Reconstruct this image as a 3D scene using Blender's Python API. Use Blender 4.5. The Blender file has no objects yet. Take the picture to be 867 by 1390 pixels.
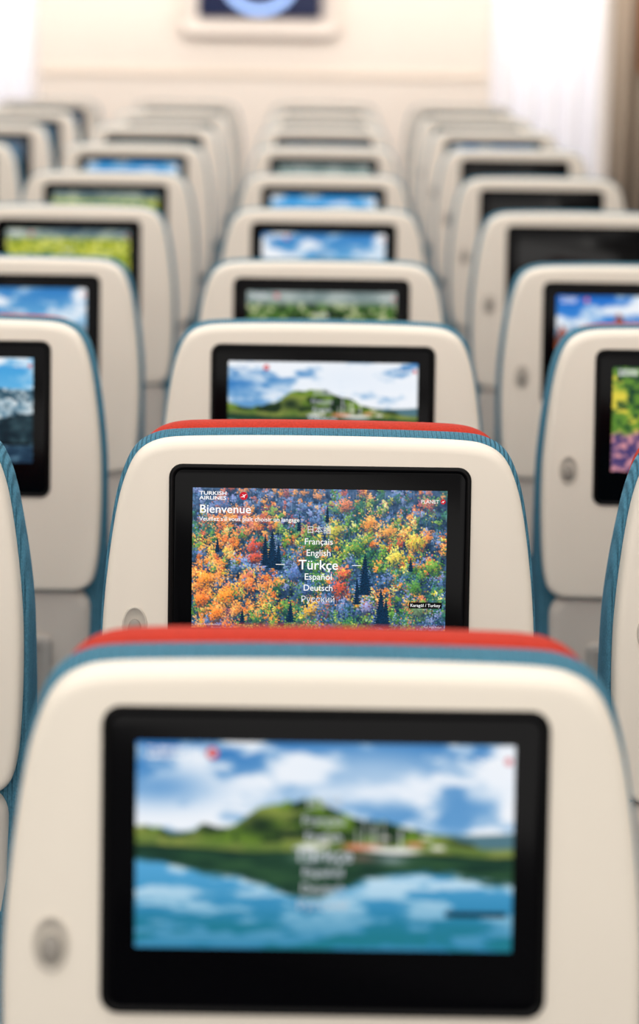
import bpy, bmesh, math, random
import numpy as np
from mathutils import Vector, Matrix

scene = bpy.context.scene
try:
    scene.view_settings.view_transform = 'Standard'
    scene.view_settings.look = 'None'
except Exception as e:
    print(e)
COL = scene.collection
rnd = random.Random(7)

# ------------------------------------------------------------------ helpers
def s2l(c):
    return tuple(((v/12.92) if v <= 0.04045 else ((v+0.055)/1.055)**2.4) for v in c)
def rgb(r, g, b):
    return s2l((r/255, g/255, b/255)) + (1.0,)

def mat(name, col, rough=0.5, spec=0.5, noise=0.0, nscale=60, bump=0.0, bscale=400, metallic=0.0,
        emit=None, estr=0.0, wave=None, sheen=0.0, coat=0.0):
    m = bpy.data.materials.new(name); m.use_nodes = True
    nt = m.node_tree; b = nt.nodes['Principled BSDF']
    b.inputs['Base Color'].default_value = col
    b.inputs['Roughness'].default_value = rough
    b.inputs['Specular IOR Level'].default_value = spec
    b.inputs['Metallic'].default_value = metallic
    b.inputs['Sheen Weight'].default_value = sheen
    b.inputs['Coat Weight'].default_value = coat
    tc = nt.nodes.new('ShaderNodeTexCoord')
    if noise > 0:
        n = nt.nodes.new('ShaderNodeTexNoise'); n.inputs['Scale'].default_value = nscale
        n.inputs['Detail'].default_value = 4
        nt.links.new(tc.outputs['Object'], n.inputs['Vector'])
        r = nt.nodes.new('ShaderNodeMapRange')
        r.inputs['From Min'].default_value = 0.3; r.inputs['From Max'].default_value = 0.7
        r.inputs['To Min'].default_value = 1-noise; r.inputs['To Max'].default_value = 1+noise
        nt.links.new(n.outputs['Fac'], r.inputs['Value'])
        mx = nt.nodes.new('ShaderNodeVectorMath'); mx.operation = 'SCALE'
        mx.inputs[0].default_value = col[:3]
        nt.links.new(r.outputs['Result'], mx.inputs['Scale'])
        nt.links.new(mx.outputs['Vector'], b.inputs['Base Color'])
    if bump > 0:
        if wave:
            w = nt.nodes.new('ShaderNodeTexWave'); w.inputs['Scale'].default_value = wave
            w.bands_direction = 'X'
            w.inputs['Distortion'].default_value = 1.0
            nt.links.new(tc.outputs['Object'], w.inputs['Vector'])
            h = w.outputs['Fac']
        else:
            n2 = nt.nodes.new('ShaderNodeTexNoise'); n2.inputs['Scale'].default_value = bscale
            nt.links.new(tc.outputs['Object'], n2.inputs['Vector'])
            h = n2.outputs['Fac']
        bp = nt.nodes.new('ShaderNodeBump'); bp.inputs['Strength'].default_value = bump
        bp.inputs['Distance'].default_value = 0.002
        nt.links.new(h, bp.inputs['Height'])
        nt.links.new(bp.outputs['Normal'], b.inputs['Normal'])
    if emit:
        b.inputs['Emission Color'].default_value = emit
        b.inputs['Emission Strength'].default_value = estr
    return m

M_SHELL = mat('cream_plastic', rgb(234, 225, 211), 0.5, 0.35, 0.01, 8, 0.03, 900)
M_PANEL = mat('cream_lower_plastic', rgb(212, 204, 194), 0.5, 0.4, 0.02, 9)
M_SLOT = mat('grey_recess', rgb(176, 172, 166), 0.55, 0.4, 0.03, 20)
M_HOOK = mat('hook_grey', rgb(200, 192, 180), 0.35, 0.5, 0.02, 30)
M_HOOKD = mat('hook_tab_grey', rgb(150, 144, 136), 0.45, 0.4, 0.02, 30)  # darker grey of the hook tab
M_BLUE = mat('blue_fabric', rgb(78, 132, 156), 0.85, 0.12, 0.25, 420, 1.0, wave=70)
M_RED = mat('red_fabric', rgb(186, 54, 38), 0.8, 0.15, 0.16, 420, 0.35, 700)
M_BLACK = mat('black_frame_plastic', rgb(6, 6, 7), 0.30, 0.12, 0.05, 60)
M_GLASS = mat('black_bezel_glass', rgb(4, 4, 6), 0.16, 0.08, 0.02, 10)
M_METAL = mat('seat_leg_metal', rgb(150, 150, 152), 0.35, 0.5, 0.05, 30, metallic=0.8)
M_WALL = mat('cabin_wall_cream', rgb(240, 228, 215), 0.6, 0.3, 0.015, 3)
M_SIDE = mat('cabin_side_panel', rgb(232, 226, 218), 0.55, 0.3, 0.02, 3)
M_CEIL = mat('cabin_ceiling_panel', rgb(238, 234, 228), 0.6, 0.3, 0.01, 3)
M_FLOOR = mat('cabin_carpet', rgb(96, 98, 108), 0.95, 0.1, 0.25, 250, 0.5, 500)
M_LEDGE = mat('wall_ledge_tan', rgb(234, 219, 202), 0.55, 0.3, 0.03, 10)
M_CURT = mat('white_curtain_glow_cloth', rgb(232, 230, 233), 0.8, 0.2, 0.03, 60, emit=rgb(255, 250, 250), estr=0.24)  # slight emission put into the cloth, stands in for backlight
M_TAUPE = mat('taupe_curtain_cloth', rgb(176, 160, 142), 0.85, 0.2, 0.05, 60)
M_ORANGE = mat('orange_cloth', rgb(226, 150, 96), 0.8, 0.2, 0.05, 60)
M_FRAME = mat('display_surround', rgb(236, 224, 212), 0.5, 0.3, 0.02, 10)
M_NAVY = mat('display_navy', rgb(20, 24, 42), 0.3, 0.3, 0.02, 10, emit=rgb(50, 56, 86), estr=0.6)
M_RING = mat('display_ring_glow', rgb(120, 150, 210), 0.4, 0.3, 0.02, 10, emit=rgb(175, 203, 250), estr=1.15)
M_STRIP = mat('light_strip', rgb(255, 250, 240), 0.4, 0.3, 0.01, 10, emit=(1, 0.96, 0.9, 1), estr=2.5)
M_TXT = mat('screen_text_white', rgb(20, 20, 20), 0.5, 0.1, 0.01, 10, emit=(1, 1, 1, 1), estr=1.0)
M_TXTD = mat('screen_text_faded', rgb(20, 20, 20), 0.5, 0.1, 0.01, 10, emit=rgb(225, 230, 236), estr=0.95)
M_TXTF = mat('screen_text_faint', rgb(20, 20, 20), 0.5, 0.1, 0.01, 10, emit=rgb(205, 212, 220), estr=0.9)
M_TRED = mat('screen_red_mark', rgb(60, 5, 10), 0.5, 0.1, 0.01, 10, emit=rgb(205, 25, 45), estr=0.95)
M_TBLK = mat('screen_black_strip', rgb(10, 12, 16), 0.5, 0.1, 0.01, 10)
M_OFF = mat('screen_off_glass', rgb(9, 9, 11), 0.12, 0.2, 0.02, 10)

def screen_mat(name, strength):
    m = bpy.data.materials.new(name); m.use_nodes = True
    nt = m.node_tree; b = nt.nodes['Principled BSDF']
    b.inputs['Base Color'].default_value = (0.005, 0.005, 0.006, 1)
    b.inputs['Roughness'].default_value = 0.25
    b.inputs['Specular IOR Level'].default_value = 0.08
    a = nt.nodes.new('ShaderNodeVertexColor'); a.layer_name = 'Col'
    nt.links.new(a.outputs['Color'], b.inputs['Emission Color'])
    b.inputs['Emission Strength'].default_value = strength
    return m
M_SCR = screen_mat('lit_screen_picture', 1.0)
M_SCRDIM = screen_mat('dim_screen_picture', 0.25)

def new_obj(name, me, parent=None):
    o = bpy.data.objects.new(name, me); COL.objects.link(o)
    if parent: o.parent = parent
    return o

def mesh_from(name, verts, faces, m, smooth=True):
    me = bpy.data.meshes.new(name)
    me.from_pydata([tuple(v) for v in verts], [], faces)
    me.materials.append(m)
    bm = bmesh.new(); bm.from_mesh(me)
    bmesh.ops.recalc_face_normals(bm, faces=bm.faces)
    bm.to_mesh(me); bm.free()
    if smooth:
        me.polygons.foreach_set('use_smooth', [True]*len(me.polygons))
    me.update()
    return me

def loft(name, rings, m, cap0=True, cap1=True, smooth=True):
    n = len(rings[0]); V = []; F = []
    for r in rings: V += r
    for k in range(len(rings)-1):
        for i in range(n):
            j = (i+1) % n
            F.append((k*n+i, k*n+j, (k+1)*n+j, (k+1)*n+i))
    if cap0: F.append(tuple(range(n)))
    if cap1: F.append(tuple((len(rings)-1)*n+i for i in range(n)))
    return mesh_from(name, V, F, m, smooth)

def catmull(pts, sub=5):
    out = []
    n = len(pts)
    for i in range(n-1):
        p0 = pts[max(i-1, 0)]; p1 = pts[i]; p2 = pts[i+1]; p3 = pts[min(i+2, n-1)]
        for k in range(sub):
            t = k/sub
            q = []
            for a in range(2):
                q.append(0.5*((2*p1[a])+(-p0[a]+p2[a])*t+(2*p0[a]-5*p1[a]+4*p2[a]-p3[a])*t*t+(-p0[a]+3*p1[a]-3*p2[a]+p3[a])*t**3))
            out.append(tuple(q))
    out.append(pts[-1])
    return out

def closed_outline(half, sub=4):
    h = catmull(half, sub)
    left = [(-x, s) for x, s in reversed(h[1:-1])]
    return h + left

def inset(loop, d):
    n = len(loop); out = []
    for i in range(n):
        a = loop[i-1]; c = loop[(i+1) % n]; b = loop[i]
        tx, ty = c[0]-a[0], c[1]-a[1]
        L = math.hypot(tx, ty) or 1
        nx, ny = -ty/L, tx/L
        out.append((b[0]+nx*d, b[1]+ny*d))
    return out

def rrect(w, h, r, cx=0, cs=0, n=7):
    out = []
    for (sx, sy, a0) in ((1, -1, -90), (1, 1, 0), (-1, 1, 90), (-1, -1, 180)):
        for k in range(n+1):
            a = math.radians(a0+90*k/n)
            out.append((cx+sx*(w/2-r)+r*math.cos(a), cs+sy*(h/2-r)+r*math.sin(a)))
    return out

# ------------------------------------------------------------------ seat geometry frame
LEAN = math.radians(8.5)
ZT = 1.1235
YT = 0.0036
def P(x, s, d):
    return Vector((x, YT - s*math.sin(LEAN) + d, ZT - s*math.cos(LEAN)))

SH = [(0, 0), (0.05, 0.0002), (0.10, 0.0010), (0.143, 0.0026), (0.163, 0.0062), (0.178, 0.0145), (0.188, 0.028),
      (0.196, 0.050), (0.2020, 0.078), (0.2077, 0.118), (0.212, 0.16), (0.2142, 0.20), (0.2142, 0.25), (0.212, 0.30),
      (0.2085, 0.330), (0.203, 0.347), (0.190, 0.3565), (0.170, 0.3590), (0.08, 0.3590), (0, 0.3590)]
shell_loop = closed_outline(SH)

def ring(loop, d, ins):
    return [P(x, s, d) for x, s in (inset(loop, ins) if ins else loop)]

ME_SHELL = loft('seat_back_shell', [
    ring(shell_loop, 0.0, 0.0095), ring(shell_loop, 0.0003, 0.0072), ring(shell_loop, 0.0012, 0.0046),
    ring(shell_loop, 0.0034, 0.0019), ring(shell_loop, 0.007, 0.0005), ring(shell_loop, 0.013, 0), ring(shell_loop, 0.028, 0.0),
    ring(shell_loop, 0.032, 0.002), ring(shell_loop, 0.032, 0.006)], M_SHELL)

# blue cushion
CU = [(x*1.0 + (0.0025 if x > 0.14 else 0), s) for x, s in SH[:13]] + [(0.2155, 0.32), (0.2135, 0.42), (0.210, 0.52), (0.206, 0.62), (0.20, 0.655), (0.18, 0.668), (0.10, 0.67), (0, 0.67)]
cush_loop = closed_outline(CU)
def cring(d0, ins, grow):
    return [Vector((x, YT - s*math.sin(LEAN)*(1-grow) + d0 + grow*0.16*s, ZT - s*math.cos(LEAN))) for x, s in inset(cush_loop, ins)]
ME_CUSH = loft('back_cushion', [cring(0.029, 0.008, 0), cring(0.0305, 0.002, 0), cring(0.034, -0.0008, 0), cring(0.045, -0.0021, 0), cring(0.056, -0.0021, 0.0),
                                cring(0.064, -0.0008, 0.3), cring(0.074, 0.002, 0.6), cring(0.086, 0.006, 1), cring(0.094, 0.012, 1), cring(0.097, 0.02, 1)], M_BLUE)

# red headrest
HR = [(0, 0), (0.05, 0.0002), (0.10, 0.001), (0.138, 0.0025), (0.158, 0.007), (0.172, 0.016), (0.182, 0.030), (0.189, 0.055), (0.194, 0.082),
      (0.199, 0.12), (0.201, 0.16), (0.200, 0.19), (0.194, 0.207), (0.18, 0.213), (0.10, 0.214), (0, 0.214)]
hr_loop = closed_outline(HR)
def hring(d, ins):
    return [Vector((x, YT + d + 0.10*s, ZT - 0.0005 - s)) for x, s in inset(hr_loop, ins)]
ME_HEAD = loft('headrest', [hring(0.066, 0.012), hring(0.068, 0.004), hring(0.074, -0.001), hring(0.086, -0.0035), hring(0.100, -0.003),
                            hring(0.114, 0.002), hring(0.122, 0.010), hring(0.125, 0.02)], M_RED)

# monitor: outer 0.297 x 0.207, nearly flush with the shell
MW, MH, MT = 0.297, 0.207, 0.024
def mring(w, h, r, d, dt=0.0):
    return [P(x, s, d) for x, s in rrect(w, h, r, 0, MT+MH/2+dt)]
ME_MON = loft('monitor', [mring(MW, MH, .013, 0.008), mring(MW, MH, .013, -0.0012), mring(MW-.0012, MH-.0012, .0125, -0.0026), mring(MW-.003, MH-.003, .0115, -0.0032),
                          mring(MW-.007, MH-.007, .0105, -0.0032), mring(MW-.0085, MH-.0085, .010, -0.0026), mring(MW-.0095, MH-.0095, .0095, -0.0018)], M_BLACK)
ME_BEZ = loft('bezel_glass', [mring(MW-.0105, MH-.0105, .009, -0.0014), mring(MW-.0105, MH-.0105, .009, -0.0021), mring(MW-.012, MH-.012, .0085, -0.0024)], M_GLASS)

SW, SHH = 0.250, 0.1385
ST = MT + 0.0226
SD = -0.0031

def screen_mesh(name, img, m):
    H, W, _ = img.shape
    xs = np.linspace(-SW/2, SW/2, W); ss = np.linspace(ST, ST+SHH, H)
    X, S = np.meshgrid(xs, ss)
    co = np.empty((H*W, 3), dtype=np.float32)
    co[:, 0] = X.ravel(); co[:, 1] = (YT - S*math.sin(LEAN) + SD).ravel(); co[:, 2] = (ZT - S*math.cos(LEAN)).ravel()
    me = bpy.data.meshes.new(name)
    nf = (H-1)*(W-1)
    me.vertices.add(H*W); me.vertices.foreach_set('co', co.ravel())
    idx = np.arange(H*W).reshape(H, W)
    a = idx[:-1, :-1].ravel(); b = idx[1:, :-1].ravel(); c = idx[1:, 1:].ravel(); d = idx[:-1, 1:].ravel()
    F = np.stack([a, b, c, d], 1).astype(np.int32)
    me.loops.add(nf*4); me.loops.foreach_set('vertex_index', F.ravel())
    me.polygons.add(nf); me.polygons.foreach_set('loop_start', np.arange(nf, dtype=np.int32)*4)
    me.update(calc_edges=True)
    at = me.color_attributes.new('Col', 'FLOAT_COLOR', 'POINT')
    c4 = np.ones((H*W, 4), dtype=np.float32)
    im = np.clip(img, 0, 1).reshape(-1, 3)
    c4[:, :3] = np.where(im <= 0.04045, im/12.92, ((im+0.055)/1.055)**2.4)
    at.data.foreach_set('color', c4.ravel())
    me.materials.append(m)
    me.validate()
    return me

# ------------------------------------------------------------------ pictures
def vnoise(H, W, sx, sy, rs):
    gx, gy = max(2, int(sx)+2), max(2, int(sy)+2)
    g = rs.rand(gy, gx)
    x = np.linspace(0, gx-1.001, W); y = np.linspace(0, gy-1.001, H)
    xi = x.astype(int); yi = y.astype(int); fx = x-xi; fy = y-yi
    fx = fx*fx*(3-2*fx); fy = (fy*fy*(3-2*fy))[:, None]
    a = g[yi][:, xi]; b = g[yi][:, xi+1]; c = g[yi+1][:, xi]; d = g[yi+1][:, xi+1]
    return (a*(1-fx)+b*fx)*(1-fy)+(c*(1-fx)+d*fx)*fy
def fbm(H, W, sx, sy, rs, o=5):
    t = np.zeros((H, W)); a = 1; tot = 0
    for k in range(o):
        t += a*vnoise(H, W, sx*2**k, sy*2**k, rs); tot += a; a *= 0.55
    return t/tot
def C(*c): return np.array(c)/255.0
def mixc(a, b, t):
    t = np.clip(t, 0, 1)[..., None]
    return a*(1-t)+b*t
def smooth(e0, e1, x):
    t = np.clip((x-e0)/(e1-e0), 0, 1); return t*t*(3-2*t)

def sky(H, W, rs, deep=C(30, 110, 190), light=C(120, 180, 225), cloud=0.5, sx=4, sy=5):
    v = np.linspace(0, 1, H)[:, None]*np.ones((1, W))
    base = mixc(deep, light, v*1.6)
    n = fbm(H, W, sx, sy, rs)
    return mixc(base, C(240, 244, 250), smooth(cloud-0.12, cloud+0.13, n))

def lake(H, W, seed, cl=.46, hh=.165):
    rs = np.random.RandomState(seed)
    v = np.linspace(0, 1, H)[:, None]*np.ones((1, W)); u = np.linspace(0, 1, W)[None, :]*np.ones((H, 1))
    img = sky(H, W, rs, C(44, 116, 184), C(130, 178, 218), cl+.01, 6, 8)
    img = mixc(img, C(236, 242, 250), .75*np.exp(-((v-.27+.05*u)/.06)**2)*smooth(.35, .6, fbm(H, W, 6, 4, rs)+.1))
    img = mixc(img, C(225, 235, 247), .6*np.exp(-((u-.62)/.25)**2-((v-.14)/.12)**2))
    img = mixc(img, C(30, 110, 185), .6*np.exp(-((u-.06)/.14)**2-((v-.22)/.09)**2))
    far = 0.41+0.02*np.sin(u*9)
    img = mixc(img, C(80, 118, 130), smooth(0, .012, v-far))
    rn = fbm(H, W, 16, 1, rs, 4)[0][None, :]-.5
    ridge = 0.445 - hh*np.exp(-((u-0.46)/0.15)**2) - 0.035*np.exp(-((u-0.21)/0.08)**2) - 0.055*np.exp(-((u-.33)/.05)**2)- 0.05*np.exp(-((u-0.0)/0.07)**2)
    ridge = ridge - .05*np.exp(-((u-.68)/.1)**2) + 0.06*rn + 0.06*smooth(0.8, 1.0, u)
    tex = fbm(H, W, 22, 16, rs); big = fbm(H, W, 8, 7, rs)
    green = mixc(mixc(C(20, 46, 24), C(104, 136, 44), smooth(.40, .56, tex)), C(150, 160, 74), smooth(.48, .62, big)*.8)
    for (a, b, sa, sb) in [(.33, .40, .05, .05), (.20, .42, .045, .03), (.42, .44, .08, .025), (.56, .45, .05, .03), (.88, .47, .06, .03), (.46, .36, .04, .02), (.10, .45, .04, .02)]:
        green = mixc(green, C(18, 40, 26), np.exp(-((u-a)/sa)**2-((v-b)/sb)**2)*.95)
    img = mixc(img, green, smooth(0, .012, v-ridge))
    wl = .525+.02*(fbm(H, W, 6, 1, rs, 3)[0][None, :]-.5)-.025*smooth(.3, 0, u)+.02*smooth(.75, 1, u)
    img = mixc(img, mixc(C(150, 158, 76), C(64, 96, 44), tex*1.6-.35), smooth(wl-.05, wl-.035, v)*.85)
    for bx, by, bw, bh, c in [(.46, .515, .06, .055, C(248, 248, 248)), (.50, .485, .03, .02, C(235, 225, 215)), (.60, .50, .10, .03, C(222, 120, 96)), (.585, .535, .06, .018, C(245, 240, 235)),
              (.68, .518, .15, .034, C(248, 248, 250)), (.74, .485, .05, .02, C(225, 130, 110)), (.80, .50, .04, .02, C(240, 236, 230)), (.66, .455, .03, .014, C(235, 225, 215)), (.77, .455, .035, .014, C(236, 228, 218))]:
        img = mixc(img, c, np.exp(-np.abs((u-bx)/(bw/2))**4-np.abs((v-by)/(bh/2))**4)*.95)
    for bx, t in ((.605, .35), (.63, .39), (.655, .37), (.70, .41), (.585, .42)):
        mk = (np.abs(u-bx) < .0026) & (v > t) & (v < .5); img[mk] = img[mk]*.3+C(240, 240, 242)*.7
    water = mixc(C(84, 164, 212), C(36, 124, 166), smooth(.55, .95, v))
    cn = fbm(H, W, 8, 18, rs)
    water = mixc(water, C(206, 228, 242), smooth(.44, .62, cn)*smooth(1.1, .6, v)*.9)
    water = mixc(water, C(24, 118, 130), smooth(.55, .42, cn)*smooth(.78, .95, v)*.8)
    d = v-wl
    rl = .075+(hh*.85)*np.exp(-((u-0.46)/0.17)**2)+.03*np.exp(-((u-0.18)/0.08)**2)+.05*smooth(.72, .98, u)+.05*(fbm(H, W, 14, 30, rs)-.5)
    dark = mixc(C(14, 48, 38), C(50, 88, 54), fbm(H, W, 10, 40, rs)*1.8-.5)
    water = mixc(water, dark, smooth(.018, -.014, d-rl))
    for bx, c in ((.46, C(180, 195, 195)), (.60, C(150, 110, 100)), (.68, C(190, 200, 205))):
        water = mixc(water, c, .6*np.exp(-((u-bx)/.04)**2-((d-.03)/.022)**2))
    img = mixc(img, water, smooth(-.003, .004, d))
    mk = np.exp(-((d-.004)/.006)**2); img = mixc(img, C(14, 34, 26), mk*.6)
    return img

def mountain(H, W, seed, deep=C(25, 115, 200)):
    rs = np.random.RandomState(seed)
    v = np.linspace(0, 1, H)[:, None]*np.ones((1, W)); u = np.linspace(0, 1, W)[None, :]*np.ones((H, 1))
    img = sky(H, W, rs, deep, C(150, 205, 235), 0.5)
    r1 = .38+.3*(fbm(H, W, 5, 1, rs)[0][None, :]-.5)
    img = mixc(img, mixc(C(80, 110, 140), C(180, 196, 208), fbm(H, W, 20, 16, rs)*1.6-.4), smooth(0, .01, v-r1))
    r2 = .58+.2*(fbm(H, W, 7, 1, rs)[0][None, :]-.5)
    img = mixc(img, mixc(C(20, 45, 62), C(100, 124, 100), fbm(H, W, 30, 20, rs)*2-.6), smooth(0, .01, v-r2))
    img = mixc(img, mixc(C(30, 100, 140), C(200, 215, 220), fbm(H, W, 40, 30, rs)*2-.7), smooth(.78, .84, v))
    return img

def town(H, W, seed):
    """blue sky, pale hillside houses, dark trees below"""
    rs = np.random.RandomState(seed)
    v = np.linspace(0, 1, H)[:, None]*np.ones((1, W)); u = np.linspace(0, 1, W)[None, :]*np.ones((H, 1))
    img = sky(H, W, rs, C(50, 150, 215), C(150, 208, 238), 0.56)
    r1 = .28+.16*(fbm(H, W, 6, 1, rs)[0][None, :]-.5)
    blocks = rs.rand(22, 36); yy = (v*21.99).astype(int); xx = (u*35.99).astype(int)
    b = blocks[yy, xx]
    hill = mixc(C(104, 140, 160), C(222, 232, 236), b)
    hill = mixc(hill, C(48, 82, 100), smooth(.52, .62, fbm(H, W, 10, 8, rs)))
    img = mixc(img, hill, smooth(0, .01, v-r1))
    r2 = .56+.12*(fbm(H, W, 9, 1, rs)[0][None, :]-.5)
    img = mixc(img, mixc(C(14, 34, 44), C(60, 88, 96), fbm(H, W, 20, 14, rs)*2-.7), smooth(0, .01, v-r2))
    img = mixc(img, mixc(C(24, 50, 72), C(110, 150, 172), fbm(H, W, 20, 24, rs)*2-.8), smooth(.8, .86, v))
    return img

def turquoise(H, W, seed):
    rs = np.random.RandomState(seed)
    v = np.linspace(0, 1, H)[:, None]*np.ones((1, W))
    img = sky(H, W, rs, C(40, 145, 220), C(130, 205, 240), 0.55)
    img = mixc(img, mixc(C(220, 235, 242), C(70, 160, 210), fbm(H, W, 14, 20, rs)*2-.4), smooth(.35, .45, v))
    img = mixc(img, mixc(C(30, 140, 160), C(120, 205, 200), fbm(H, W, 8, 16, rs)), smooth(.65, .75, v))
    return img

def field(H, W, seed):
    rs = np.random.RandomState(seed)
    v = np.linspace(0, 1, H)[:, None]*np.ones((1, W))
    img = mixc(C(60, 90, 110), C(210, 218, 195), fbm(H, W, 8, 8, rs)*1.6-.4)
    t = fbm(H, W, 30, 20, rs)
    g = mixc(mixc(C(60, 104, 30), C(190, 192, 50), smooth(.30, .52, t)), C(218, 224, 140), smooth(.55, .70, t))
    return mixc(img, g, smooth(.08, .16, v))

def foliage(H, W, seed):
    """green to yellow leaves above, mauve flowers below"""
    rs = np.random.RandomState(seed)
    v = np.linspace(0, 1, H)[:, None]*np.ones((1, W))
    t = fbm(H, W, 30, 20, rs); b = fbm(H, W, 6, 5, rs)
    g = mixc(mixc(C(24, 66, 40), C(96, 140, 50), smooth(.35, .55, t)), C(222, 206, 70), smooth(.46, .58, b)*smooth(.3, .5, t))
    m = mixc(C(70, 60, 110), C(205, 140, 150), smooth(.38, .6, t))
    return mixc(g, m, smooth(.58, .70, v+.3*(b-.5)))

def ruins(H, W, seed):
    rs = np.random.RandomState(seed)
    v = np.linspace(0, 1, H)[:, None]*np.ones((1, W))
    img = mixc(C(110, 130, 130), C(205, 210, 205), fbm(H, W, 10, 5, rs)*1.6-.4)
    t = fbm(H, W, 24, 16, rs)
    g = mixc(mixc(C(16, 38, 18), C(70, 112, 40), smooth(.38, .52, t)), C(190, 192, 150), smooth(.58, .68, t))
    return mixc(img, g, smooth(.10, .20, v))

def city(H, W, seed):
    rs = np.random.RandomState(seed)
    v = np.linspace(0, 1, H)[:, None]*np.ones((1, W)); u = np.linspace(0, 1, W)[None, :]*np.ones((H, 1))
    img = sky(H, W, rs, C(20, 105, 200), C(90, 165, 225), 0.58)
    img = mixc(img, C(250, 170, 110), smooth(.3, .55, v)*.5)
    r = .46+.25*(vnoise(1, W, 26, 1, rs)[0][None, :]-.5)-.2*np.exp(-((u-.42)/.06)**2)
    img = mixc(img, mixc(C(206, 96, 36), C(60, 60, 90), fbm(H, W, 36, 24, rs)*2-.6), smooth(0, .01, v-r))
    img = mixc(img, mixc(C(40, 90, 150), C(230, 150, 80), fbm(H, W, 20, 40, rs)*2-.6), smooth(.74, .8, v))
    return img

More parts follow.
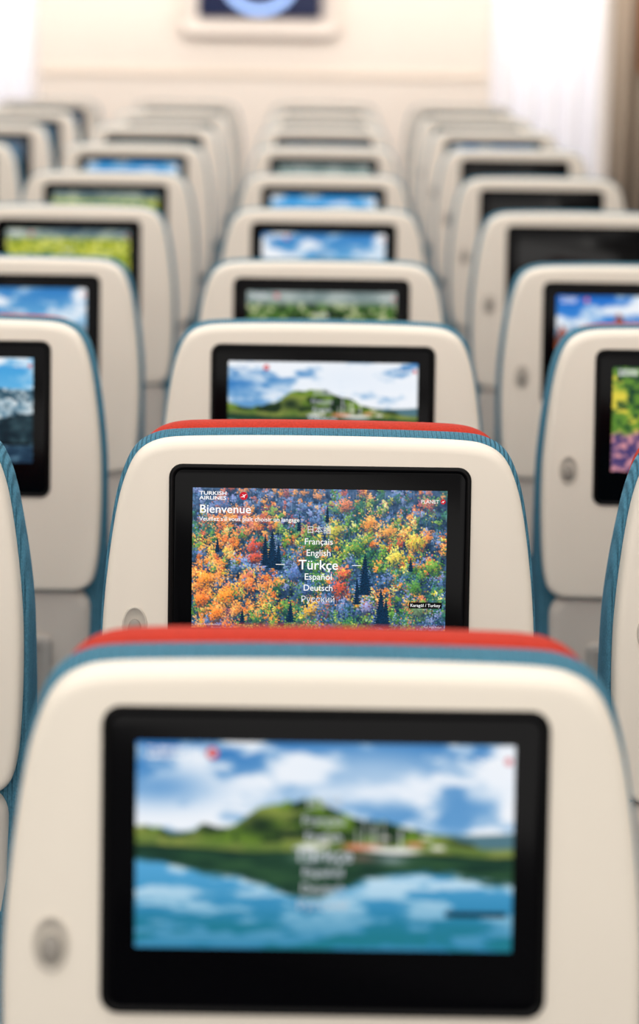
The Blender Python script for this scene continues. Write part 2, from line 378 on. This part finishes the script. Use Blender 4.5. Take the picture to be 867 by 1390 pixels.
def forest(H, W, seed, N=1350, nd=52):
    rs = np.random.RandomState(seed)
    k = W/400.0
    vv0 = np.linspace(0, 1, H)[:, None]*np.ones((1, W))
    base = fbm(H, W, 60, 40, rs)
    img = mixc(C(22, 42, 60), C(78, 104, 132), base*1.9-.55)
    zone = fbm(H, W, 6, 4, rs, 4); zone2 = fbm(H, W, 7, 5, rs, 4); zone3 = fbm(H, W, 8, 5, rs, 4)
    zone, zone2, zone3 = [(z-z.mean())/z.std() for z in (zone, zone2, zone3)]
    pal = {
        'orange': [C(212, 132, 72), C(220, 148, 84), C(200, 114, 70), C(222, 162, 102), C(204, 138, 92)],
        'yellow': [C(202, 184, 92), C(184, 172, 82), C(214, 200, 128), C(162, 168, 82)],
        'green': [C(70, 114, 66), C(96, 136, 70), C(50, 94, 78), C(118, 148, 80), C(58, 106, 92), C(42, 80, 70)],
        'blue': [C(66, 96, 128), C(84, 112, 146), C(108, 128, 164), C(48, 78, 104), C(128, 140, 178)],
        'rust': [C(162, 84, 72), C(178, 98, 82), C(140, 82, 86), C(190, 116, 96)]}
    fine = rs.rand(H, W)
    def dabs(cx, cy, rx, ry, c, n, c2=None):
        th = rs.rand(n)*2*math.pi; rr = np.abs(rs.randn(n))*.56
        px = cx+rx*rr*np.cos(th); py = cy+ry*rr*np.sin(th)
        for i in range(n):
            ly = (py[i]-cy)/ry; lx = (px[i]-cx)/rx
            lum = .90-.36*ly-.14*lx+.40*(rs.rand()-.5)
            cc = c if (c2 is None or rs.rand() > .10) else c2
            col = cc*min(lum, 1.22)
            if lum < .74: col = cc*.30+C(28, 48, 76)*.60
            r = (.45+.65*rs.rand())*k
            x0, x1 = max(0, int(px[i]-r)), min(W, int(px[i]+r)+1); y0, y1 = max(0, int(py[i]-r)), min(H, int(py[i]+r)+1)
            if x0 < x1 and y0 < y1:
                img[y0:y1, x0:x1] = img[y0:y1, x0:x1]*.30+np.clip(col*(.94+.12*rs.rand(3)), 0, 1)*.70
    def pick(u, v):
        iy, ix = int(v*(H-1)), int(u*(W-1))
        z = zone[iy, ix]; z2 = zone2[iy, ix]; z3 = zone3[iy, ix]
        w = dict(orange=.6, yellow=.30, green=.95, blue=.6, rust=.30)
        if v < .30: w['blue'] += 1.1; w['rust'] += .45
        if .12 < v < .75 and u > .5: w['green'] += .9; w['yellow'] += .6; w['orange'] += .8
        if .42 < v < .95 and u < .32: w['orange'] += 2.8; w['yellow'] += .3; w['blue'] *= .3
        if v > .60 and u > .55: w['blue'] += 1.1; w['green'] += 1.2; w['orange'] *= .5
        if v > .86: w['blue'] += .8; w['green'] += .5
        if .5 < v and .36 < u < .55: w['blue'] += .9; w['green'] += 1.1
        w['orange'] *= math.exp(1.5*z); w['rust'] *= math.exp(1.0*z)
        w['green'] *= math.exp(1.5*z2); w['yellow'] *= math.exp(.8*z2+.6*z)
        w['blue'] *= math.exp(1.4*z3)
        ks = list(w); p = np.array([w[q] for q in ks]); p /= p.sum()
        q = ks[rs.choice(len(ks), p=p)]
        return pal[q][rs.randint(len(pal[q]))]
    vs = np.sort(rs.rand(N)*1.08)
    for v in vs:
        u = rs.rand(); vv = min(v, .999); c = pick(u, vv); c2 = pick(u, vv)
        s = (4.5+6.5*v+rs.rand()*5)*k
        dabs(u*W, v*H, s*(.55+.6*rs.rand()), s*(.6+.9*rs.rand()), c, nd, c2)
    for i in range(150):
        x = int(rs.rand()*W); y = int(rs.rand()*.4*H); L = int((4+rs.rand()*9)*k)
        img[y:y+L, x:x+1] = img[y:y+L, x:x+1]*.6+C(200, 204, 222)*.4
    def conifer(u, v0, v1, w, c=C(14, 40, 58)):
        y0, y1 = int(v0*H), int(v1*H)
        ph = rs.rand()*6
        for y in range(max(0, y0), min(H, y1)):
            t = (y-y0)/(y1-y0)
            hw = w*W*(t**.8)*(.62+.22*math.sin(y*1.1+ph)+.25*rs.rand())
            xa, xb = int(u*W-hw), int(u*W+hw*(.85+.3*rs.rand()))+1
            xa = max(0, xa); xb = min(W, xb)
            img[y, xa:xb] = (c*(.6+1.0*fine[y, xa:xb][:, None]))
    for (u, v, s, c) in [(.585, .70, 13, C(192, 92, 76)), (.60, .60, 8, C(198, 106, 84)), (.055, .66, 12, C(224, 142, 70)), (.14, .77, 13, C(226, 138, 68)),
                         (.10, .90, 9, C(220, 128, 68)), (.245, .42, 9, C(176, 84, 72)), (.25, .50, 7, C(170, 82, 72)), (.47, .86, 10, C(210, 162, 82)), (.69, .84, 9, C(140, 142, 178)), (.70, .24, 12, C(224, 148, 84)), (.60, .12, 9, C(206, 120, 88)),
                         (.77, .30, 13, C(222, 158, 92)), (.88, .37, 12, C(194, 184, 90)), (.80, .48, 11, C(206, 188, 96)), (.95, .55, 10, C(104, 142, 74)), (.56, .30, 11, C(180, 174, 88)), (.93, .10, 8, C(192, 112, 96)),
                         (.64, .42, 11, C(90, 130, 74)), (.40, .62, 9, C(82, 106, 146)), (.04, .80, 9, C(222, 124, 66)), (.48, .40, 11, C(76, 116, 66)), (.88, .70, 12, C(80, 122, 70)), (.90, .86, 11, C(104, 126, 100)), (.45, .72, 10, C(84, 108, 146)), (.12, .12, 11, C(90, 110, 150))]:
        dabs(u*W, v*H, s*1.3*k, s*1.3*k, c, 380, pick(min(u, .99), min(v, .99)))
    img[:] = mixc(img, C(120, 134, 166), .20*smooth(.45, .0, vv0))
    for (u, v0, v1, w) in [(.315, .30, .57, .030), (.288, .33, .55, .021), (.34, .38, .58, .019), (.68, .46, .75, .034), (.745, .71, .98, .032), (.39, .80, .95, .018), (.65, .64, .82, .016),
                           (.10, .36, .46, .012), (.86, .48, .58, .012), (.20, .86, .97, .015), (.765, .78, .99, .024), (.53, .12, .24, .010), (.42, .18, .30, .010)]:
        conifer(u, v0, v1, w)
    sft = img.copy()
    sft[1:-1, 1:-1] = img[1:-1, 1:-1]*.55+.1125*(img[:-2, 1:-1]+img[2:, 1:-1]+img[1:-1, :-2]+img[1:-1, 2:])
    img = sft
    m = img.mean(axis=2, keepdims=True)
    img = m+(img-m)*1.12
    return np.clip((img-.45)*1.22+.51, 0, 1)

IMG = {
    'forest': forest(340, 600, 5),
    'foliage': foliage(90, 160, 9),
    'lake': lake(170, 300, 21), 'lake_b': lake(150, 266, 4, .42, .20),
    'town': town(110, 196, 3), 'mountain': mountain(100, 180, 3), 'mountain_b': mountain(100, 180, 12, C(40, 120, 190)),
    'turq': turquoise(80, 140, 6), 'field': field(80, 140, 8), 'field_b': field(80, 140, 18),
    'ruins': ruins(80, 140, 10), 'city': city(90, 160, 11),
}
SCR = {k: screen_mesh('screen_'+k, v, M_SCR) for k, v in IMG.items()}
for k in ('turq', 'ruins', 'mountain', 'city', 'field'):
    SCR[k+'_dim'] = screen_mesh('screen_dim_'+k, IMG[k], M_SCRDIM)
def offring(ins, d):
    return [P(x, s, d) for x, s in rrect(SW-ins, SHH-ins, .001, 0, ST+SHH/2, 2)]
SCR['off'] = loft('screen_off', [offring(0, -0.0024), offring(0, -0.0029), offring(.001, -0.0031)], M_OFF)

# ------------------------------------------------------------------ on-screen writing
PXM = SW/340.0
TD = SD - 0.0005
def px2(px, py):
    return ((px-435.0)*PXM, ST + (py-665.0)*SHH/191.0)
def text_mesh(txt, px, py, size, align='LEFT', bold=0.0, width=None):
    cu = bpy.data.curves.new('t', 'FONT'); cu.body = txt; cu.size = size*PXM
    cu.align_x = align; cu.offset = bold*PXM; cu.resolution_u = 3
    ob = bpy.data.objects.new('t', cu); COL.objects.link(ob)
    dg = bpy.context.evaluated_depsgraph_get()
    me = bpy.data.meshes.new_from_object(ob.evaluated_get(dg))
    ox, os_ = px2(px, py)
    xs = [v.co.x for v in me.vertices]
    sx = 1.0 if width is None else width*PXM/(max(xs)-min(xs))
    V = [P(ox+v.co.x*sx, os_-v.co.y, TD) for v in me.vertices]
    F = [tuple(p.vertices) for p in me.polygons]
    bpy.data.objects.remove(ob); bpy.data.curves.remove(cu); bpy.data.meshes.remove(me)
    return V, F
def disc(px, py, r, n=24, d=TD):
    ox, os_ = px2(px, py)
    return [P(ox+math.cos(2*math.pi*i/n)*r*PXM, os_+math.sin(2*math.pi*i/n)*r*PXM, d) for i in range(n)], [tuple(range(n))]
def poly(pts, d=TD):
    V = []
    for x, y in pts:
        ox, os_ = px2(x, y); V.append(P(ox, os_, d))
    return V, [tuple(range(len(V)))]
def rect(x0, y0, x1, y1, d=TD):
    return poly([(x0, y0), (x1, y0), (x1, y1), (x0, y1)], d)
def strip(pts, w, d):
    V = []; F = []
    n = len(pts)
    for i, (x, y) in enumerate(pts):
        a = pts[max(i-1, 0)]; b = pts[min(i+1, n-1)]
        tx, ty = b[0]-a[0], b[1]-a[1]; L = math.hypot(tx, ty)
        ww = w*math.sin(math.pi*(i+.35)/(n-1+.7))
        for s in (1, -1):
            ox, os_ = px2(x-ty/L*ww*s, y+tx/L*ww*s); V.append(P(ox, os_, d))
    for i in range(n-1): F.append((2*i, 2*i+1, 2*i+3, 2*i+2))
    return V, F
def bird(cx, cy, r, d=TD-.0003):
    a = strip([(cx+x*r, cy+y*r) for x, y in [(-.85, .35), (-.5, .22), (-.15, .2), (.12, .02), (.3, -.22), (.55, -.42), (.8, -.42)]], r*.13, d)
    b = strip([(cx+x*r, cy+y*r) for x, y in [(-.35, -.42), (-.1, -.25), (.08, -.02), (.2, .28), (.1, .6)]], r*.12, d)
    n = len(a[0])
    return a[0]+b[0], a[1]+[tuple(i+n for i in f) for f in b[1]]
def combine(name, parts):
    me = bpy.data.meshes.new(name); V = []; F = []; MI = []; mats = []
    for (v, f), m in parts:
        if m not in mats: mats.append(m)
        o = len(V); V += v
        F += [tuple(i+o for i in ff) for ff in f]; MI += [mats.index(m)]*len(f)
    me.from_pydata([tuple(v) for v in V], [], F)
    for m in mats: me.materials.append(m)
    me.polygons.foreach_set('material_index', MI); me.update()
    return me

WR = {}
WR['airline_name'] = combine('airline_name', [(text_mesh('TURKISH', 274, 674.4, 6.8, bold=.12, width=36), M_TXT), (text_mesh('AIRLINES', 274, 680.8, 6.8, bold=.12, width=36), M_TXT)])
WR['airline_emblem'] = combine('airline_emblem', [(disc(333.0, 675.4, 5.4, 32), M_TRED), (bird(333.0, 675.4, 4.9), M_TXT)])
WR['portal_name'] = combine('portal_name', [(text_mesh('PLANET', 594, 682.0, 6.8, 'RIGHT', bold=.0), M_TXT)])
WR['portal_emblem'] = combine('portal_emblem', [(disc(599.3, 679.6, 3.4), M_TRED), (bird(599.3, 679.6, 3.0), M_TXT)])
MENU = [('日本語', 724, 11.2, .02, M_TXTD), ('Français', 740, 11.8, .05, M_TXT), ('English', 755.5, 12.2, .06, M_TXT), ('Türkçe', 774, 18.5, .16, M_TXT),
        ('Español', 788, 12.2, .06, M_TXT), ('Deutsch', 803, 11.8, .05, M_TXT), ('Русский', 818.5, 11.4, .02, M_TXTD)]
HEROW = []
for t, y, s, b, m in MENU:
    HEROW.append(('menu_word', combine('menu_word', [(text_mesh(t, 434, y, s, 'CENTER', b), m)])))
HEROW.append(('menu_dash', combine('menu_dash', [(rect(377, 767.4, 389, 768.3), M_TXT)])))
HEROW.append(('menu_dash', combine('menu_dash', [(rect(479, 767.4, 491, 768.3), M_TXT)])))
HEROW.append(('greeting', combine('greeting', [(text_mesh('Bienvenue', 274, 698.8, 15.6, bold=.16, width=68), M_TXT)])))
HEROW.append(('instruction', combine('instruction', [(text_mesh("Veuillez s'il vous plaît choisir un langage", 274, 709.6, 8.0, bold=.05, width=134), M_TXT)])))
HEROW.append(('caption', combine('caption', [(rect(556, 817, 600, 825.5, SD-.0002), M_TBLK), (text_mesh('Karagöl / Turkey', 598, 823, 5.8, 'RIGHT', .04, width=40), M_TXT)])))
HEROW.append(('notice', combine('notice', [(text_mesh('© 2019 Turkish Airlines', 270, 852, 3.4), M_TXTD)])))
HEROW.append(('notice', combine('notice', [(text_mesh('Türk Hava Yolları', 600, 852, 3.4, 'RIGHT'), M_TXTD)])))
ME_MENU = combine('language_menu', [(text_mesh(t, 434, y, s, 'CENTER', b), M_TXTF) for t, y, s, b, m in MENU])
ME_CAP = combine('caption', [(rect(545, 819, 600, 824, TD), M_TBLK)])

# ------------------------------------------------------------------ other seat parts
def oval(cx, cs, rx, ry, d, n=28):
    return [P(cx+rx*math.cos(2*math.pi*i/n), cs+ry*math.sin(2*math.pi*i/n), d) for i in range(n)]
hx, hs = -0.181, 0.185
ME_HOOK = loft('coat_hook_plate', [oval(hx, hs, .0125, .0195, .002), oval(hx, hs, .0125, .0195, -.0010), oval(hx, hs, .0117, .0187, -.0018), oval(hx, hs, .0106, .0176, -.0016),
                             oval(hx, hs, .0098, .0166, -.0004), oval(hx, hs, .004, .006, -.0003)], M_HOOK)
ME_KNOB = loft('hook_tab', [oval(hx, hs+.003, .0066, .0100, -.0003), oval(hx, hs+.003, .0066, .0100, -.0030), oval(hx, hs+.003, .0054, .0085, -.0040)], M_HOOKD)

def lowring(w, h, r, d, cs):
    return [Vector((x, -0.040+d, ZT - s*math.cos(LEAN))) for x, s in rrect(w, h, r, 0, cs)]
cs = 0.355+0.30/2
ME_LOW = loft('lower_back_panel', [lowring(.37, .275, .02, .0, cs), lowring(.385, .288, .025, .001, cs), lowring(.396, .297, .028, .006, cs), lowring(.40, .30, .03, .014, cs), lowring(.40, .30, .03, .05, cs)], M_PANEL)
ME_POCK = loft('literature_pocket', [lowring(.30, .15, .012, .004, cs-.01), lowring(.30, .15, .012, -.006, cs-.01), lowring(.294, .144, .010, -.009, cs-.01), lowring(.27, .12, .008, -.009, cs-.01), lowring(.262, .112, .008, -.004, cs-.01)], M_SLOT)

def box_rings(cx, cy, w, l, z0, z1, r, b):
    out = []
    for z, i in ((z0, b), (z0+b*.3, b*.3), (z0+b, 0), (z1-b, 0), (z1-b*.3, b*.3), (z1, b)):
        out.append([Vector((x, cy+y, z)) for x, y in rrect(w-2*i, l-2*i, r, cx, 0)])
    return out
ME_PAN = loft('seat_cushion', box_rings(0, .33, .44, .45, .36, .47, .05, .02), M_BLUE)
ME_BASE = loft('seat_frame', box_rings(0, .20, .42, .46, .31, .36, .02, .008), M_METAL)
def leg(cx):
    return loft('leg', box_rings(cx, .20, .04, .40, 0.0, .312, .012, .006), M_METAL)
ME_LEGA, ME_LEGB = leg(-.15), leg(.15)

ROWS = [1.44, 2.19, 2.98, 3.81, 4.64, 5.46, 6.24, 7.02, 7.82, 8.62]
DZ = [-.001, .004, 0.0, -.017, -.009, -.007, .005, .008, .002, -.002]
DX = [.001, -.004, -.001, -.0035, 0, 0, 0, 0, 0, 0]
CX0 = 0.008
SP = 0.52

def seat(row, colm, pic, head_dz, label):
    root = bpy.data.objects.new('passenger_seat', None); COL.objects.link(root)
    root.empty_display_size = 0.1
    sp = 0.508 if row <= 2 else SP
    root.location = (CX0+DX[row]+colm*sp, ROWS[row], 0)
    root['label'] = label; root['category'] = 'seat'; root['group'] = 'rows of airliner passenger seats'
    dz = DZ[row]
    def add(name, me, par=root, z=0.0, lab=None):
        o = new_obj(name, me, par); o.location = (0, 0, z)
        if lab: o['label'] = lab
        return o
    add('seat_shell', ME_SHELL, z=dz)
    add('back_cushion', ME_CUSH, z=dz)
    add('headrest', ME_HEAD, z=dz+head_dz, lab='red fabric headrest')
    mon = add('monitor', ME_MON, z=dz, lab='black framed seatback monitor')
    add('bezel', ME_BEZ, mon)
    on = pic != 'off'
    add('screen', SCR[pic], mon, lab='lit screen showing a landscape' if on else 'dark switched-off screen')
    if on and not pic.endswith('_dim') and row < 5:
        for k, me in WR.items(): add(k, me, mon)
        if row == 1 and colm == 0:
            for k, me in HEROW: add(k, me, mon)
        else:
            add('language_menu', ME_MENU, mon); add('caption', ME_CAP, mon)
    hk = add('coat_hook', ME_HOOK, z=dz)
    add('hook_tab', ME_KNOB, hk)
    lp = add('lower_panel', ME_LOW, z=dz)
    add('literature_pocket', ME_POCK, lp)
    add('seat_cushion', ME_PAN); add('seat_frame', ME_BASE)
    add('leg', ME_LEGA); add('leg', ME_LEGB)
    return root

HI, MID, LO = 0.0, -0.007, -0.034
DESC = {'forest': 'screen showing an autumn forest', 'foliage': 'screen showing yellow-green foliage', 'lake': 'screen showing a lake and hill', 'lake_b': 'screen showing a lake and hill',
        'town': 'screen showing a pale hillside town', 'mountain': 'screen showing mountains', 'mountain_b': 'screen showing mountains and sky', 'turq': 'pale blue lit screen', 'field': 'yellow-green lit screen', 'field_b': 'green field on screen',
        'ruins': 'screen showing dark green trees', 'city': 'screen showing an orange city'}
def lbl(pic, h):
    d = DESC.get(pic.replace('_dim', ''), '') if pic != 'off' else 'dark switched-off screen'
    if pic.endswith('_dim'): d = 'dim ' + d
    return 'cream airliner seat, %s%s' % ('raised red headrest, ' if h != LO else 'blue cushion, ', d)
layout = {
    0: [('lake', HI), ('forest', HI), ('lake_b', LO), ('ruins', LO), ('mountain_b', LO), ('turq', LO), ('ruins', LO), ('turq_dim', LO), ('off', LO), ('off', LO)],
    -1: [None, ('turq', LO), ('town', -.005), ('mountain_b', MID), ('field', LO), ('field_b', LO), ('turq', LO), ('ruins_dim', LO), ('off', LO), ('off', LO)],
    1: [None, ('city', HI), ('foliage', -.005), ('city', MID), ('off', LO), ('off', LO), ('off', LO), ('turq', LO), ('off', LO), ('off', LO)],
    -2: [None]*6+[('off', LO), ('mountain_dim', LO), ('turq_dim', LO), ('city_dim', MID)],
}
for c, rows in layout.items():
    for r, e in enumerate(rows):
        if e: seat(r, c, e[0], e[1], lbl(e[0], e[1]))

# ------------------------------------------------------------------ cabin structure
def box(name, x0, x1, y0, y1, z0, z1, m, bevel=0.0, **props):
    bm = bmesh.new()
    bmesh.ops.create_cube(bm, size=1)
    bmesh.ops.scale(bm, vec=(x1-x0, y1-y0, z1-z0), verts=bm.verts)
    if bevel:
        bmesh.ops.bevel(bm, geom=list(bm.edges), offset=bevel, segments=3, affect='EDGES', profile=.6)
    me = bpy.data.meshes.new(name); bm.to_mesh(me); bm.free(); me.materials.append(m)
    o = new_obj(name, me); o.location = ((x0+x1)/2, (y0+y1)/2, (z0+z1)/2)
    for k, v in props.items(): o[k] = v
    return o
XL, XR = -2.9, 2.37
def struct(o, label):
    o['kind'] = 'structure'; o['label'] = label; o['category'] = o.name.split('_')[0]; return o
struct(box('floor', XL, XR, -1.5, 13, -.05, 0, M_FLOOR), 'dark blue-grey carpeted cabin floor')
struct(box('ceiling', XL, XR, -1.5, 13, 2.30, 2.35, M_CEIL), 'white moulded cabin ceiling panels')
struct(box('wall_left', XL-.05, XL, -1.5, 13, 0, 2.3, M_SIDE), 'off-white cabin side panel')
struct(box('wall_right', XR, XR+.05, -1.5, 13, 0, 2.3, M_SIDE), 'off-white cabin side panel')
struct(box('wall_end', XL, XR, 13, 13.05, 0, 2.3, M_SIDE), 'white end of the cabin aisle')
struct(box('wall_front', -1.27, 0.745, 10.3, 10.45, 0, 2.3, M_WALL, .02), 'cream bulkhead partition closing the centre seat block')
struct(box('trim_1', -1.25, 0.725, 10.29, 10.3, 1.155, 1.18, M_LEDGE, .003), 'tan rail across the cream bulkhead')

disp = bpy.data.objects.new('wall_display', None); COL.objects.link(disp)
disp.location = (-.28, 10.3, 1.57)
disp['label'] = 'bulkhead display with glowing pale blue ring'; disp['category'] = 'display'
def face_rings(w, h, r, lst):
    return [[Vector((x, y, -s)) for x, s in rrect(w-2*i, h-2*i, r, 0, 0)] for i, y in lst]
o = new_obj('display_surround', loft('display_surround', face_rings(.70, .48, .04, [(0, 0), (0, -.04), (.01, -.05), (.03, -.05), (.035, -.03)]), M_FRAME), disp)
o = new_obj('screen', loft('display_screen', face_rings(.54, .31, .01, [(0, -.03), (0, -.052), (.004, -.055)]), M_NAVY), disp)
n = 48
tor = []
for i in range(n):
    a = 2*math.pi*i/n
    tor.append([Vector(((.16+.017*math.cos(b))*math.cos(a), -.062+.006*math.sin(b), (.16+.017*math.cos(b))*math.sin(a)+.035)) for b in [2*math.pi*k/8 for k in range(8)]])
tor.append(tor[0])
new_obj('light_ring', loft('light_ring', tor, M_RING, False, False), disp)

def curtain(name, x0, x1, y, z1, m, folds, amp, label, cat='curtain', z0=0.01):
    nx = folds*12
    V = []; F = []
    for k, z in enumerate((z0, (z0+z1)*.5, z1)):
        for i in range(nx+1):
            t = i/nx
            V.append(Vector((x0+(x1-x0)*t, y+amp*math.sin(t*folds*2*math.pi)*(1.0 if k < 2 else .6), z)))
    W = nx+1
    for k in range(2):
        for i in range(nx): F.append((k*W+i, k*W+i+1, (k+1)*W+i+1, (k+1)*W+i))
    o = new_obj(name, mesh_from(name, V, F, m))
    sm = o.modifiers.new('thick', 'SOLIDIFY'); sm.thickness = .004
    o['label'] = label; o['category'] = cat
    return o
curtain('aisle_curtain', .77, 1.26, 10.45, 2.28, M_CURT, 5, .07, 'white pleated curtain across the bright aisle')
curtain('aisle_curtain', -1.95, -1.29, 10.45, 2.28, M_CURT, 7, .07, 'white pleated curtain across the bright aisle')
curtain('aisle_curtain', 1.27, 1.60, 10.2, 2.28, M_TAUPE, 4, .05, 'taupe gathered curtain beside the aisle')
curtain('hanging_cloth', 1.385, 1.56, 10.1, 2.28, M_ORANGE, 3, .02, 'orange cloth hanging over the taupe curtain', 'cloth', 1.20)

for i, x in enumerate((-1.35, .85)):
    box('ceiling_light', x-.06, x+.06, 0, 12.5, 2.275, 2.30, M_STRIP, .006, label='long glowing ceiling light strip', category='light', group='ceiling light strips')

def area(name, loc, sx, sy, power, rot=(0, 0, 0), col=(1, 1, 1)):
    l = bpy.data.lights.new(name, 'AREA'); l.shape = 'RECTANGLE'; l.size = sx; l.size_y = sy; l.energy = power; l.color = col
    o = bpy.data.objects.new(name, l); COL.objects.link(o); o.location = loc; o.rotation_euler = rot
    return o
area('cabin_lamp', (-.26, 4.2, 2.26), 2.6, 8.6, 104, col=(1, .97, .93))
area('cabin_lamp', (-.26, 6.0, 2.24), 3.4, 4.6, 24, rot=(math.radians(-25), 0, 0), col=(1, .96, .92))
area('cabin_lamp', (-.26, 11.2, 2.25), 4.5, 2.6, 96, col=(1, .95, .93))  # added out of view to overexpose the far curtains and end wall
area('cabin_lamp', (-.26, 9.25, 2.2), 4.5, .8, 50, rot=(math.radians(58), 0, 0), col=(1, .96, .93))  # added light aimed at the bulkhead, turned away from the last row
area('cabin_lamp', (-.26, -1.2, 1.9), 4.0, 1.4, 42, rot=(math.radians(72), 0, 0), col=(1, .96, .91))  # added fill behind the camera, brightens the rear faces of the seats

w = bpy.data.worlds.new('World'); scene.world = w; w.use_nodes = True
w.node_tree.nodes['Background'].inputs['Color'].default_value = (1, .98, .95, 1)
w.node_tree.nodes['Background'].inputs['Strength'].default_value = 0.36

# ------------------------------------------------------------------ camera
cam = bpy.data.cameras.new('Camera'); co = bpy.data.objects.new('Camera', cam); COL.objects.link(co)
cam.sensor_fit = 'VERTICAL'; cam.sensor_height = 38.49; cam.sensor_width = 24.0
cam.lens = 3093/1390*38.49
cam.shift_y = -45/1390
th = math.atan(673/3093)
R = Matrix.Rotation(math.radians(-.083), 4, 'Z') @ Matrix.Rotation(math.pi/2-th, 4, 'X') @ Matrix.Rotation(math.radians(.85), 4, 'Z')
co.matrix_world = Matrix.Translation((0, 0, 1.567)) @ R
cam.clip_start = .05
cam.dof.use_dof = True; cam.dof.focus_distance = 2.235; cam.dof.aperture_fstop = 3.8
scene.camera = co
